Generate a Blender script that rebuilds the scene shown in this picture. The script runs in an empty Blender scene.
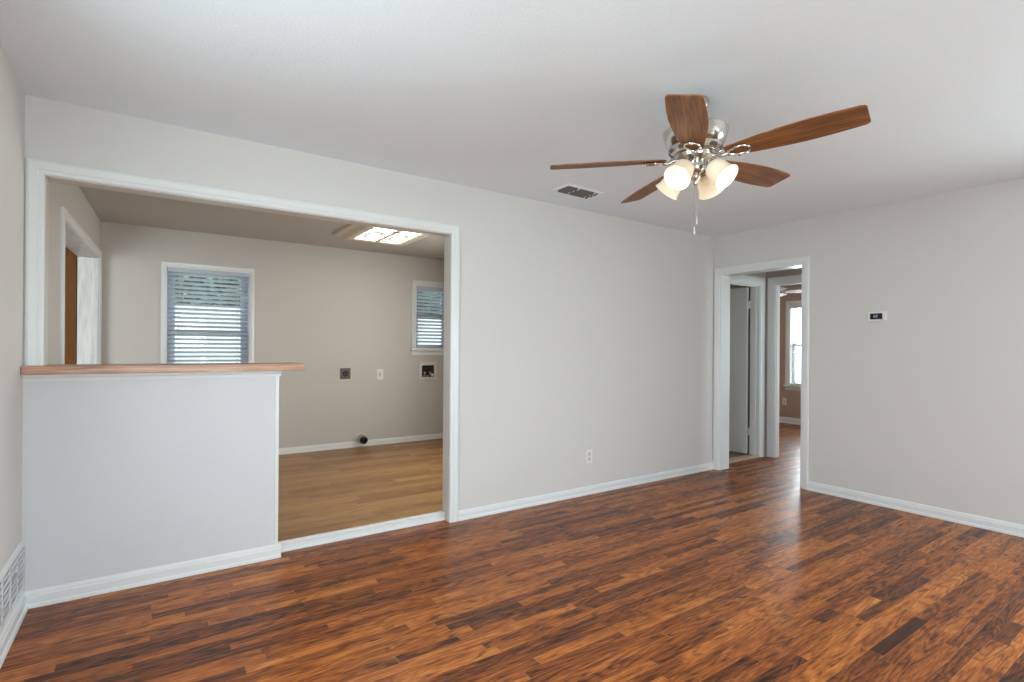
import bpy, bmesh, math, random
from mathutils import Vector, Matrix, Euler
PI = math.pi
R = math.radians
random.seed(7)
SC = bpy.context.scene
COL = SC.collection

# ------------------------------------------------------------------ camera
YAW, ROLL = 0.6010, 0.0070
cam_d = bpy.data.cameras.new('camera')
cam = bpy.data.objects.new('camera', cam_d)
COL.objects.link(cam)
cam_d.sensor_width = 36.0
cam_d.lens = 525.58 * 36.0 / 1024.0
cam_d.shift_y = 7.68 / 1024.0
cam_d.clip_start = 0.03
cam_d.clip_end = 200
cam.matrix_world = Matrix.Translation((0, 0, 1.2513)) @ (Matrix.Rotation(-YAW, 4, 'Z') @ Matrix.Rotation(PI / 2, 4, 'X') @ Matrix.Rotation(ROLL, 4, 'Z'))
SC.camera = cam

# ------------------------------------------------------------------ world, exposure
SC.view_settings.view_transform = 'Standard'
SC.view_settings.look = 'None'
SC.view_settings.gamma = 1.0
SC.view_settings.use_curve_mapping = False
SC.view_settings.exposure = -0.08
w = bpy.data.worlds.new('world')
SC.world = w
w.use_nodes = True
bg = w.node_tree.nodes['Background']
bg.inputs[0].default_value = (0.86, 0.94, 1.0, 1)
bg.inputs[1].default_value = 4.5
SC.cycles.use_denoising = True
SC.cycles.max_bounces = 14
SC.cycles.diffuse_bounces = 9
SC.cycles.transparent_max_bounces = 16
SC.cycles.caustics_reflective = False
SC.cycles.sample_clamp_indirect = 6.0


def portal(loc, rz, w_, h_):
    """light-sampling portal filling a window opening"""
    l = bpy.data.lights.new('window_daylight', 'AREA')
    l.shape = 'RECTANGLE'; l.size = w_; l.size_y = h_
    l.cycles.is_portal = True
    o = bpy.data.objects.new('window_daylight', l)
    COL.objects.link(o)
    o.location = loc
    # local -Z must point into the room; rz is the wall rotation (local +y = outward)
    o.rotation_euler = (Matrix.Rotation(rz, 4, 'Z') @ Matrix.Rotation(-PI / 2, 4, 'X')).to_euler()


def daylight(loc, rz, w_, h_, watts, col=(0.87, 0.945, 1.0)):
    """daylight added as an area lamp outside an opening, facing in; several openings are unseen"""
    l = bpy.data.lights.new('window_daylight', 'AREA')
    l.shape = 'RECTANGLE'; l.size = w_; l.size_y = h_; l.energy = watts; l.color = col
    o = bpy.data.objects.new('window_daylight', l)
    COL.objects.link(o)
    o.location = loc
    o.rotation_euler = (Matrix.Rotation(rz, 4, 'Z') @ Matrix.Rotation(-PI / 2, 4, 'X')).to_euler()


daylight((0.40, -1.60, 1.13), PI, 1.5, 1.86, 57)
daylight((3.55, -1.60, 1.13), PI, 1.6, 1.86, 20)
daylight((-0.65, 1.20, 1.40), PI / 2, 1.4, 1.3, 55)  # unseen window added on the left wall to brighten the left ceiling
daylight((3.56, 4.30, 1.45), -PI / 2, 1.2, 1.1, 60, (1.0, 0.965, 0.90))  # unseen laundry window, added to raise the light in that room
daylight((5.20, -0.45, 1.03), -PI / 2, 1.2, 1.76, 84)  # unseen window added on the right wall to brighten the left wall
daylight((9.24, 4.30, 1.345), -PI / 2, 0.9, 1.37, 105)
daylight((7.7, 1.07, 1.345), PI, 1.6, 1.37, 40)  # unseen side window, there to light the bedroom
daylight((-1.75, 3.34, 1.45), PI, 1.3, 1.3, 45)  # lamp at an unseen opening, added to light the side room
daylight((5.55, 0.70, 1.4), PI, 0.6, 1.2, 22)  # unseen window added at the hall end to lift the hall
daylight((5.5, 5.33, 1.6), 0, 0.6, 0.8, 1.5)  # faint lamp added at an unseen opening to light the bathroom

# ------------------------------------------------------------------ room dimensions
D, XR, XL, H = 3.368, 4.884, -0.502, 2.44
SY = -1.45                       # wall behind the camera
D2, XF, XE, ZF = 6.36, -0.406, 3.42, 0.04   # laundry room
WT = 0.098                       # main wall thickness
XR2 = XR + 0.163                 # hall side of right wall
HN, HE, HE2 = 3.44, 6.0, 6.095   # hall north wall, hall east wall
BX, BY0, BY1 = 9.05, 1.2, 5.35   # bedroom
HS = 0.9                         # hall south end


# ------------------------------------------------------------------ materials
def mat(name):
    m = bpy.data.materials.new(name)
    m.use_nodes = True
    return m, m.node_tree.nodes, m.node_tree.links, m.node_tree.nodes['Principled BSDF']


def N(ns, t, **k):
    n = ns.new(t)
    for a, v in k.items():
        setattr(n, a, v)
    return n


def simple(name, col, rough=0.5, metal=0.0, bump=0.0, scale=60, var=0.03, coat=0.0, spec=0.5):
    m, ns, ln, b = mat(name)
    tc = N(ns, 'ShaderNodeTexCoord')
    no = N(ns, 'ShaderNodeTexNoise')
    no.inputs['Scale'].default_value = scale
    no.inputs['Detail'].default_value = 3
    ln.new(tc.outputs['Object'], no.inputs['Vector'])
    mx = N(ns, 'ShaderNodeMix', data_type='RGBA')
    mx.inputs[6].default_value = (*[c * (1 - var) for c in col], 1)
    mx.inputs[7].default_value = (*[min(1, c * (1 + var)) for c in col], 1)
    ln.new(no.outputs['Fac'], mx.inputs[0])
    ln.new(mx.outputs[2], b.inputs['Base Color'])
    b.inputs['Roughness'].default_value = rough
    b.inputs['Metallic'].default_value = metal
    b.inputs['Specular IOR Level'].default_value = spec
    if coat:
        b.inputs['Coat Weight'].default_value = coat
        b.inputs['Coat Roughness'].default_value = 0.15
    if bump:
        bp = N(ns, 'ShaderNodeBump')
        bp.inputs['Strength'].default_value = bump
        bp.inputs['Distance'].default_value = 0.004
        ln.new(no.outputs['Fac'], bp.inputs['Height'])
        ln.new(bp.outputs[0], b.inputs['Normal'])
    return m


def emis(name, col, s):
    m, ns, ln, b = mat(name)
    b.inputs['Base Color'].default_value = (*col, 1)
    b.inputs['Emission Color'].default_value = (*col, 1)
    b.inputs['Emission Strength'].default_value = s
    b.inputs['Roughness'].default_value = 0.4
    return m


M = {}
M['wall'] = simple('greige_wall_paint', (0.66, 0.65, 0.632), 0.6, bump=0.12, scale=70, var=0.012, spec=0.3)
M['half'] = simple('pale_half_wall', (0.64, 0.655, 0.665), 0.6, bump=0.12, scale=70, var=0.012, spec=0.3)  # slightly lighter and bluer than the other walls
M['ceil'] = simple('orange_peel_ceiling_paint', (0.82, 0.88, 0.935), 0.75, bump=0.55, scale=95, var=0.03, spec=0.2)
M['laundry'] = simple('laundry_beige_paint', (0.57, 0.55, 0.515), 0.55, bump=0.12, scale=60, var=0.02, spec=0.3)
M['brown_wall'] = simple('brown_wall_paint', (0.13, 0.055, 0.016), 0.6, bump=0.1, scale=40, var=0.05)
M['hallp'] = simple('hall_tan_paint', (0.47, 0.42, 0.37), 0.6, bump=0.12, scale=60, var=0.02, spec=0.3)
M['bedp'] = simple('bedroom_taupe_paint', (0.46, 0.365, 0.305), 0.6, bump=0.12, scale=60, var=0.02, spec=0.3)
M['trim'] = simple('white_trim_enamel', (0.75, 0.775, 0.775), 0.28, bump=0.05, scale=35, var=0.012)
M['door'] = simple('white_door_paint', (0.70, 0.71, 0.69), 0.35, bump=0.04, scale=30, var=0.015)
M['plastic'] = simple('white_plastic', (0.78, 0.78, 0.76), 0.35, var=0.01)
M['grille'] = simple('white_enamelled_steel', (0.72, 0.74, 0.76), 0.35, var=0.01)
M['shadow'] = simple('recess_shadow_black', (0.012, 0.012, 0.013), 0.8, var=0.2)  # near-black colour painting the shade inside openings and slots
M['grey'] = simple('grey_damper_steel', (0.16, 0.155, 0.15), 0.5, metal=0.3, var=0.1)
M['nickel'] = simple('polished_nickel', (0.62, 0.585, 0.54), 0.2, metal=1.0, scale=20, var=0.02)
M['steel'] = simple('galvanized_steel', (0.55, 0.53, 0.48), 0.32, metal=0.9, scale=30, var=0.2)
M['brass'] = simple('brass', (0.62, 0.42, 0.18), 0.3, metal=1.0, var=0.05)
M['foil'] = simple('foil_duct', (0.62, 0.60, 0.55), 0.3, metal=0.85, bump=0.8, scale=45, var=0.25)
M['black'] = simple('black_rubber', (0.015, 0.015, 0.016), 0.5, var=0.1)
M['bronze'] = simple('dark_outlet_plate', (0.13, 0.11, 0.10), 0.4, metal=0.3, var=0.15)
M['socket'] = simple('socket_plastic', (0.62, 0.62, 0.60), 0.4, var=0.01)
M['screen'] = simple('thermostat_screen_glass', (0.008, 0.011, 0.018), 0.12, var=0.1)
M['digits'] = emis('thermostat_digits', (0.35, 0.4, 0.5), 0.22)
M['blind'] = simple('shaded_blind_slat', (0.50, 0.545, 0.61), 0.45, var=0.01)  # white slats whose blue-grey backlit shade is put into the colour
M['cord'] = simple('blind_cord', (0.5, 0.52, 0.55), 0.7, var=0.05)
M['vinyl'] = simple('window_sash_vinyl', (0.42, 0.47, 0.55), 0.4, var=0.02)
M['fence'] = simple('pale_masonry', (0.55, 0.56, 0.57), 0.8, bump=0.3, scale=12, var=0.08)
M['ground'] = simple('dry_lawn', (0.30, 0.33, 0.22), 0.9, bump=0.5, scale=20, var=0.3)
M['leaf'] = simple('tree_leaf', (0.16, 0.22, 0.17), 0.6, scale=6, var=0.5)
M['bark'] = simple('tree_bark', (0.16, 0.12, 0.09), 0.9, bump=0.7, scale=25, var=0.4)
M['bulb'] = emis('frosted_bulb', (1.0, 0.95, 0.86), 1.7)
M['lens'] = emis('fluorescent_lens', (1.0, 0.95, 0.86), 7)
M['lensring'] = simple('lens_moulding', (0.35, 0.33, 0.30), 0.5, var=0.03)
M['fixture'] = simple('cream_fixture_frame', (0.70, 0.62, 0.50), 0.45, var=0.04)
M['fanwhite'] = simple('white_fan_blade', (0.78, 0.77, 0.80), 0.4, var=0.02)
M['tile'] = simple('bath_brown_tile', (0.20, 0.12, 0.07), 0.4, scale=8, var=0.3)
M['threshold'] = simple('oak_threshold', (0.48, 0.36, 0.24), 0.4, scale=25, var=0.15)


def shade_mat():
    m, ns, ln, b = mat('frosted_glass_shade')
    b.inputs['Base Color'].default_value = (0.93, 0.88, 0.78, 1)
    b.inputs['Roughness'].default_value = 0.25
    b.inputs['Emission Color'].default_value = (1.0, 0.86, 0.66, 1)
    b.inputs['Emission Strength'].default_value = 0.05
    tr = N(ns, 'ShaderNodeBsdfTranslucent')
    tr.inputs[0].default_value = (1.0, 0.93, 0.8, 1)
    mx = N(ns, 'ShaderNodeMixShader')
    mx.inputs[0].default_value = 0.25
    ln.new(b.outputs[0], mx.inputs[1]); ln.new(tr.outputs[0], mx.inputs[2])
    ln.new(mx.outputs[0], ns['Material Output'].inputs[0])
    return m


M['shade'] = shade_mat()


def glass_mat():
    m, ns, ln, b = mat('window_glass')
    t = N(ns, 'ShaderNodeBsdfTransparent'); t.inputs[0].default_value = (0.95, 0.97, 0.97, 1)
    g = N(ns, 'ShaderNodeBsdfGlossy'); g.inputs['Roughness'].default_value = 0.02
    mx = N(ns, 'ShaderNodeMixShader'); mx.inputs[0].default_value = 0.06
    ln.new(t.outputs[0], mx.inputs[1]); ln.new(g.outputs[0], mx.inputs[2])
    ln.new(mx.outputs[0], ns['Material Output'].inputs[0])
    return m


M['glass'] = glass_mat()


def floor_mat(name, ramp, blotch, rough, coat, seam_dark, seam_glint, gscale=1.0, plankvar=1.0, knots=0.75, ring=0.5, spec=0.5):
    """wood boards: UVMap = metres along/across each board, 'edge' = distance to ends and sides, 'board' = random colour"""
    m, ns, ln, b = mat(name)
    uv = N(ns, 'ShaderNodeUVMap'); uv.uv_map = 'UVMap'
    ed = N(ns, 'ShaderNodeUVMap'); ed.uv_map = 'edge'
    at = N(ns, 'ShaderNodeVertexColor'); at.layer_name = 'board'
    sp = N(ns, 'ShaderNodeSeparateColor'); ln.new(at.outputs[0], sp.inputs[0])

    def mapped(sx, sy):
        mp = N(ns, 'ShaderNodeMapping'); mp.inputs['Scale'].default_value = (sx, sy, 1)
        ln.new(uv.outputs[0], mp.inputs['Vector']); return mp.outputs[0]

    def noise(vec, sc, det, dis=0.0):
        n = N(ns, 'ShaderNodeTexNoise'); n.inputs['Scale'].default_value = sc
        n.inputs['Detail'].default_value = det; n.inputs['Distortion'].default_value = dis
        ln.new(vec, n.inputs['Vector']); return n.outputs['Fac']

    def math_(op, a, c=None, clamp=False):
        n = N(ns, 'ShaderNodeMath', operation=op, use_clamp=clamp)
        for i, x in enumerate((a, c)):
            if x is None: continue
            if isinstance(x, (int, float)): n.inputs[i].default_value = x
            else: ln.new(x, n.inputs[i])
        return n.outputs[0]
    fine = noise(mapped(13 * gscale, 150 * gscale), 1.0, 5, 0.4)
    mid = noise(mapped(3.2 * gscale, 30 * gscale), 1.0, 4, 1.2)
    blot = noise(mapped(6.0 * gscale, 26 * gscale), 1.0, 3, 0.8)
    # cathedral figure: contour lines of a stretched noise
    base = noise(mapped(1.3 * gscale, 9 * gscale), 1.0, 1.5, 0.5)
    ph = math_('MULTIPLY', base, 13.0)
    ph = math_('ADD', ph, math_('MULTIPLY', fine, 0.35))
    sw_ = math_('PINGPONG', ph, 0.5)
    figure = math_('POWER', math_('MULTIPLY', sw_, 2.0), 2.2)
    figure = math_('MULTIPLY', figure, noise(mapped(0.5, 5), 1.0, 1))
    pores = math_('MULTIPLY', math_('SUBTRACT', noise(mapped(28 * gscale, 300 * gscale), 1.0, 2), 0.60), 6.0, True)
    # tone = board random + grain
    t = math_('MULTIPLY', sp.outputs[0], 0.62 * plankvar)
    t = math_('ADD', t, math_('MULTIPLY', mid, 0.75))
    t = math_('ADD', t, math_('MULTIPLY', fine, 0.80))
    t = math_('SUBTRACT', t, 0.175)
    t = math_('SUBTRACT', t, math_('MULTIPLY', math_('ADD', math_('MULTIPLY', figure, 1.1), math_('MULTIPLY', pores, 0.5)), ring * 0.42))
    t = math_('SUBTRACT', t, 0.34 + 0.20 * (plankvar - 0.5) - 0.1)
    cr = N(ns, 'ShaderNodeValToRGB')
    e = cr.color_ramp.elements
    while len(e) > 1: e.remove(e[-1])
    e[0].position = ramp[0][0]; e[0].color = (*ramp[0][1], 1)
    for p, c in ramp[1:]:
        x = e.new(p); x.color = (*c, 1)
    ln.new(t, cr.inputs[0])
    # dark knots and mineral streaks
    kb = math_('MULTIPLY', math_('SUBTRACT', blot, 0.60), 9.0, True)
    kb = math_('MULTIPLY', kb, knots)
    mk = N(ns, 'ShaderNodeMix', data_type='RGBA'); ln.new(kb, mk.inputs[0])
    ln.new(cr.outputs[0], mk.inputs[6]); mk.inputs[7].default_value = (*blotch, 1)
    # special boards (blue channel) darkened
    ms = N(ns, 'ShaderNodeMix', data_type='RGBA')
    ln.new(math_('MULTIPLY', sp.outputs[2], 1.0), ms.inputs[0])
    ln.new(mk.outputs[2], ms.inputs[6]); ms.inputs[7].default_value = (*[c * 0.9 for c in blotch], 1)
    # seams; on some boards a pale glint is painted into the seam colour
    sxy = N(ns, 'ShaderNodeSeparateXYZ'); ln.new(ed.outputs[0], sxy.inputs[0])
    dmin = math_('MINIMUM', sxy.outputs[0], sxy.outputs[1])
    seam = math_('SUBTRACT', 1.0, math_('MULTIPLY', dmin, 1.0 / 0.0013), True)
    seamc = N(ns, 'ShaderNodeMix', data_type='RGBA')
    ln.new(math_('GREATER_THAN', sp.outputs[1], 0.62), seamc.inputs[0])
    seamc.inputs[6].default_value = (*seam_dark, 1); seamc.inputs[7].default_value = (*seam_glint, 1)
    mm = N(ns, 'ShaderNodeMix', data_type='RGBA'); ln.new(math_('MULTIPLY', seam, 0.75), mm.inputs[0])
    ln.new(ms.outputs[2], mm.inputs[6]); ln.new(seamc.outputs[2], mm.inputs[7])
    ln.new(mm.outputs[2], b.inputs['Base Color'])
    rg = math_('ADD', math_('MULTIPLY', mid, 0.22), rough - 0.11)
    ln.new(rg, b.inputs['Roughness'])
    b.inputs['Specular IOR Level'].default_value = spec
    b.inputs['Coat Weight'].default_value = coat
    b.inputs['Coat Roughness'].default_value = 0.27
    b.inputs['Coat IOR'].default_value = 1.45
    bp = N(ns, 'ShaderNodeBump'); bp.inputs['Strength'].default_value = 0.28; bp.inputs['Distance'].default_value = 0.0015
    hgt = math_('SUBTRACT', math_('MULTIPLY', fine, 0.5), math_('MULTIPLY', seam, 0.9))
    hgt = math_('ADD', hgt, math_('MULTIPLY', sp.outputs[1], 0.5))
    ln.new(hgt, bp.inputs['Height']); ln.new(bp.outputs[0], b.inputs['Normal'])
    bc = N(ns, 'ShaderNodeBump'); bc.inputs['Strength'].default_value = 1.0; bc.inputs['Distance'].default_value = 0.004
    wvy = noise(mapped(1.6, 14), 1.0, 2)
    ln.new(wvy, bc.inputs['Height']); ln.new(bc.outputs[0], b.inputs['Coat Normal'])
    return m


M['oak'] = floor_mat('stained_oak_strip_floor',
                     [(0.02, (0.020, 0.005, 0.002)), (0.25, (0.105, 0.026, 0.006)), (0.48, (0.27, 0.074, 0.014)),
                      (0.70, (0.45, 0.142, 0.027)), (0.95, (0.64, 0.25, 0.060))],
                     (0.030, 0.010, 0.005), 0.40, 0.30, (0.05, 0.02, 0.01), (0.60, 0.33, 0.16), plankvar=0.72, ring=1.0, knots=0.75, spec=0.12, gscale=1.0)
M['laminate'] = floor_mat('golden_brown_laminate',
                          [(0.05, (0.15, 0.062, 0.018)), (0.35, (0.28, 0.135, 0.043)), (0.6, (0.40, 0.215, 0.078)), (0.95, (0.52, 0.30, 0.12))],
                          (0.09, 0.04, 0.018), 0.40, 0.05, (0.10, 0.05, 0.02), (0.20, 0.10, 0.045), gscale=0.6, plankvar=0.6, knots=0.6, ring=0.3)


def wood(name, ramp, rough=0.35, sc=1.0, axis='X', coat=0.2):
    m, ns, ln, b = mat(name)
    tc = N(ns, 'ShaderNodeTexCoord')
    mp = N(ns, 'ShaderNodeMapping')
    s = {'X': (1.8, 40, 40), 'Z': (26, 26, 2.2)}[axis]
    mp.inputs['Scale'].default_value = tuple(x * sc for x in s)
    ln.new(tc.outputs['Object'], mp.inputs['Vector'])
    n1 = N(ns, 'ShaderNodeTexNoise'); n1.inputs['Scale'].default_value = 1.0; n1.inputs['Detail'].default_value = 5; n1.inputs['Distortion'].default_value = 1.3
    ln.new(mp.outputs[0], n1.inputs['Vector'])
    mp2 = N(ns, 'ShaderNodeMapping'); mp2.inputs['Scale'].default_value = tuple(x * sc * 5 for x in s)
    ln.new(tc.outputs['Object'], mp2.inputs['Vector'])
    n2 = N(ns, 'ShaderNodeTexNoise'); n2.inputs['Scale'].default_value = 1.0; n2.inputs['Detail'].default_value = 3
    ln.new(mp2.outputs[0], n2.inputs['Vector'])
    mx = N(ns, 'ShaderNodeMix'); mx.inputs[0].default_value = 0.3
    ln.new(n1.outputs['Fac'], mx.inputs[2]); ln.new(n2.outputs['Fac'], mx.inputs[3])
    cr = N(ns, 'ShaderNodeValToRGB'); e = cr.color_ramp.elements
    while len(e) > 1: e.remove(e[-1])
    e[0].position = ramp[0][0]; e[0].color = (*ramp[0][1], 1)
    for p, c in ramp[1:]:
        x = e.new(p); x.color = (*c, 1)
    ln.new(mx.outputs[0], cr.inputs[0]); ln.new(cr.outputs[0], b.inputs['Base Color'])
    b.inputs['Roughness'].default_value = rough
    b.inputs['Coat Weight'].default_value = coat
    bp = N(ns, 'ShaderNodeBump'); bp.inputs['Strength'].default_value = 0.15; bp.inputs['Distance'].default_value = 0.001
    ln.new(n2.outputs['Fac'], bp.inputs['Height']); ln.new(bp.outputs[0], b.inputs['Normal'])
    return m


M['blade'] = wood('walnut_fan_blade', [(0.34, (0.065, 0.020, 0.007)), (0.48, (0.21, 0.078, 0.022)), (0.62, (0.37, 0.15, 0.045))], 0.55, coat=0.0)
M['bar'] = wood('stained_oak_bar_top', [(0.34, (0.22, 0.10, 0.055)), (0.5, (0.42, 0.22, 0.135)), (0.66, (0.60, 0.38, 0.26))], 0.4, sc=0.9)
M['brown_wood'] = wood('brown_wood_door', [(0.3, (0.13, 0.046, 0.006)), (0.7, (0.21, 0.080, 0.012))], 0.8, coat=0, axis='Z')
M['grain_white'] = wood('white_painted_grain', [(0.35, (0.50, 0.51, 0.49)), (0.6, (0.72, 0.73, 0.71))], 0.4, sc=0.7, axis='Z', coat=0)


# ------------------------------------------------------------------ mesh helpers
class MB:
    def __init__(s): s.bm = bmesh.new()

    def box(s, x0, x1, y0, y1, z0, z1, bev=0.0, seg=2, mtx=None):
        t = bmesh.new()
        bmesh.ops.create_cube(t, size=1)
        for v in t.verts:
            v.co = Vector(((x0 + x1) / 2 + v.co.x * (x1 - x0), (y0 + y1) / 2 + v.co.y * (y1 - y0), (z0 + z1) / 2 + v.co.z * (z1 - z0)))
        if bev:
            bmesh.ops.bevel(t, geom=t.edges[:], offset=bev, segments=seg, profile=0.5, affect='EDGES')
        s.merge(t, mtx); return s

    def merge(s, t, mtx=None):
        if mtx is not None: bmesh.ops.transform(t, matrix=mtx, verts=t.verts)
        me = bpy.data.meshes.new('tmp'); t.to_mesh(me); s.bm.from_mesh(me); bpy.data.meshes.remove(me); t.free()

    def lathe(s, prof, n=32, mtx=None, cap=False):
        t = bmesh.new(); rings = []
        for r, z in prof:
            if r < 1e-6: rings.append([t.verts.new((0, 0, z))])
            else: rings.append([t.verts.new((r * math.cos(2 * PI * i / n), r * math.sin(2 * PI * i / n), z)) for i in range(n)])
        for a, b in zip(rings, rings[1:]):
            for i in range(n):
                j = (i + 1) % n
                if len(a) == 1 and len(b) == 1: continue
                if len(a) == 1: t.faces.new((a[0], b[i], b[j]))
                elif len(b) == 1: t.faces.new((a[i], a[j], b[0]))
                else: t.faces.new((a[i], a[j], b[j], b[i]))
        bmesh.ops.recalc_face_normals(t, faces=t.faces[:])
        s.merge(t, mtx); return s

    def cyl(s, p0, p1, r0, r1=None, n=16):
        r1 = r0 if r1 is None else r1
        p0, p1 = Vector(p0), Vector(p1); d = p1 - p0
        q = d.to_track_quat('Z', 'Y').to_matrix().to_4x4(); L = d.length
        return s.lathe([(0, 0), (r0, 0), (r1, L), (0, L)], n, Matrix.Translation(p0) @ q)

    def tube(s, pts, rad, n=10, closed=False):
        pts = [Vector(p) for p in pts]; t = bmesh.new(); rings = []
        m = len(pts)
        up = None
        for i, p in enumerate(pts):
            a = pts[(i - 1) % m] if (closed or i > 0) else p
            b = pts[(i + 1) % m] if (closed or i < m - 1) else p
            d = (b - a).normalized()
            if up is None: up = Vector((0, 0, 1)) if abs(d.z) < 0.9 else Vector((1, 0, 0))
            x = d.cross(up).normalized(); y = x.cross(d).normalized(); up = y
            r = rad[i] if isinstance(rad, (list, tuple)) else rad
            rings.append([t.verts.new(p + x * r * math.cos(2 * PI * k / n) + y * r * math.sin(2 * PI * k / n)) for k in range(n)])
        for i in range(m if closed else m - 1):
            a, b = rings[i], rings[(i + 1) % m]
            for k in range(n):
                t.faces.new((a[k], a[(k + 1) % n], b[(k + 1) % n], b[k]))
        if not closed:
            t.faces.new(rings[0]); t.faces.new(rings[-1][::-1])
        bmesh.ops.recalc_face_normals(t, faces=t.faces[:])
        s.merge(t); return s

    def prism(s, poly, z0, z1, bev=0.0, mtx=None):
        """polygon in xy extruded in z"""
        t = bmesh.new()
        a = [t.verts.new((x, y, z0)) for x, y in poly]; b = [t.verts.new((x, y, z1)) for x, y in poly]
        t.faces.new(a[::-1]); t.faces.new(b)
        k = len(poly)
        for i in range(k): t.faces.new((a[i], a[(i + 1) % k], b[(i + 1) % k], b[i]))
        bmesh.ops.recalc_face_normals(t, faces=t.faces[:])
        if bev:
            es = [e for e in t.edges if abs(e.verts[0].co.z - e.verts[1].co.z) < 1e-7]
            bmesh.ops.bevel(t, geom=es, offset=bev, segments=2, profile=0.5, affect='EDGES')
        s.merge(t, mtx); return s

    def sweep(s, path, prof, closed=False):
        """path: function a-> list of (u,z) points offset outward by a; prof: list of (a, depth toward the room). Local x=u, y=-depth."""
        t = bmesh.new(); rows = []
        for a, dpt in prof:
            rows.append([t.verts.new((u, -dpt, z)) for u, z in path(a)])
        for r0, r1 in zip(rows, rows[1:] + rows[:1]):
            k = len(r0)
            for i in range(k if closed else k - 1):
                j = (i + 1) % k
                t.faces.new((r0[i], r0[j], r1[j], r1[i]))
        if not closed:
            t.faces.new([r[0] for r in rows]); t.faces.new([r[-1] for r in rows][::-1])
        bmesh.ops.recalc_face_normals(t, faces=t.faces[:])
        s.merge(t); return s

    def done(s, name, m, parent=None, smooth=False, loc=None, rz=0.0):
        me = bpy.data.meshes.new(name)
        s.bm.normal_update(); s.bm.to_mesh(me); s.bm.free()
        o = bpy.data.objects.new(name, me); COL.objects.link(o)
        me.materials.append(m)
        if smooth:
            me.polygons.foreach_set('use_smooth', [True] * len(me.polygons))
            try: me.set_sharp_from_angle(angle=R(38))
            except Exception: pass
        if parent: o.parent = parent
        if loc is not None: o.location = loc
        o.rotation_euler[2] = rz
        return o


def thing(name, label, cat, loc=(0, 0, 0), rz=0.0, group=None):
    o = bpy.data.objects.new(name, None); COL.objects.link(o)
    o.empty_display_size = 0.1
    o.location = loc; o.rotation_euler[2] = rz
    if label: o['label'] = label
    if cat: o['category'] = cat
    if group: o['group'] = group
    return o


def tag(o, label, cat, group=None):
    o['label'] = label; o['category'] = cat
    if group: o['group'] = group
    return o


def struct(o, label=None):
    o['kind'] = 'structure'
    if label: o['label'] = label
    return o


def wall(name, axis, p0, p1, u0, u1, z0, z1, m, holes=(), label=None, inner=None):
    """solid wall: axis 'Y' -> occupies y in [p0,p1], u = x; axis 'X' -> x in [p0,p1], u = y; holes (u0,u1,z0,z1)"""
    us = sorted({u0, u1, *[h[0] for h in holes], *[h[1] for h in holes]}); us = [u for u in us if u0 <= u <= u1]
    zs = sorted({z0, z1, *[h[2] for h in holes], *[h[3] for h in holes]}); zs = [z for z in zs if z0 <= z <= z1]

    def solid(i, j):
        if not (0 <= i < len(us) - 1 and 0 <= j < len(zs) - 1): return False
        uc, zc = (us[i] + us[i + 1]) / 2, (zs[j] + zs[j + 1]) / 2
        return not any(h[0] < uc < h[1] and h[2] < zc < h[3] for h in holes)
    bm = bmesh.new(); cache = {}

    def V(u, p, z):
        k = (round(u, 5), round(p, 5), round(z, 5))
        if k not in cache: cache[k] = bm.verts.new((u, p, z) if axis == 'Y' else (p, u, z))
        return cache[k]
    for i in range(len(us) - 1):
        for j in range(len(zs) - 1):
            if not solid(i, j): continue
            a, b, c, d = us[i], us[i + 1], zs[j], zs[j + 1]
            bm.faces.new((V(a, p0, c), V(b, p0, c), V(b, p0, d), V(a, p0, d)))
            bm.faces.new((V(a, p1, c), V(a, p1, d), V(b, p1, d), V(b, p1, c)))
            if not solid(i - 1, j): bm.faces.new((V(a, p0, c), V(a, p0, d), V(a, p1, d), V(a, p1, c)))
            if not solid(i + 1, j): bm.faces.new((V(b, p0, c), V(b, p1, c), V(b, p1, d), V(b, p0, d)))
            if not solid(i, j - 1): bm.faces.new((V(a, p0, c), V(a, p1, c), V(b, p1, c), V(b, p0, c)))
            if not solid(i, j + 1): bm.faces.new((V(a, p0, d), V(b, p0, d), V(b, p1, d), V(a, p1, d)))
    bmesh.ops.recalc_face_normals(bm, faces=bm.faces[:])
    b = MB(); b.bm.free(); b.bm = bm
    o = b.done(name, m); struct(o, label)
    if inner:                                   # (material, side) second paint colour for the p1 or p0 face
        m2, side = inner
        o.data.materials.append(m2)
        ax = 1 if axis == 'Y' else 0
        for f in o.data.polygons:
            if abs(f.center[ax] - (p1 if side == 1 else p0)) < 1e-4: f.material_index = 1
    return o


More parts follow.
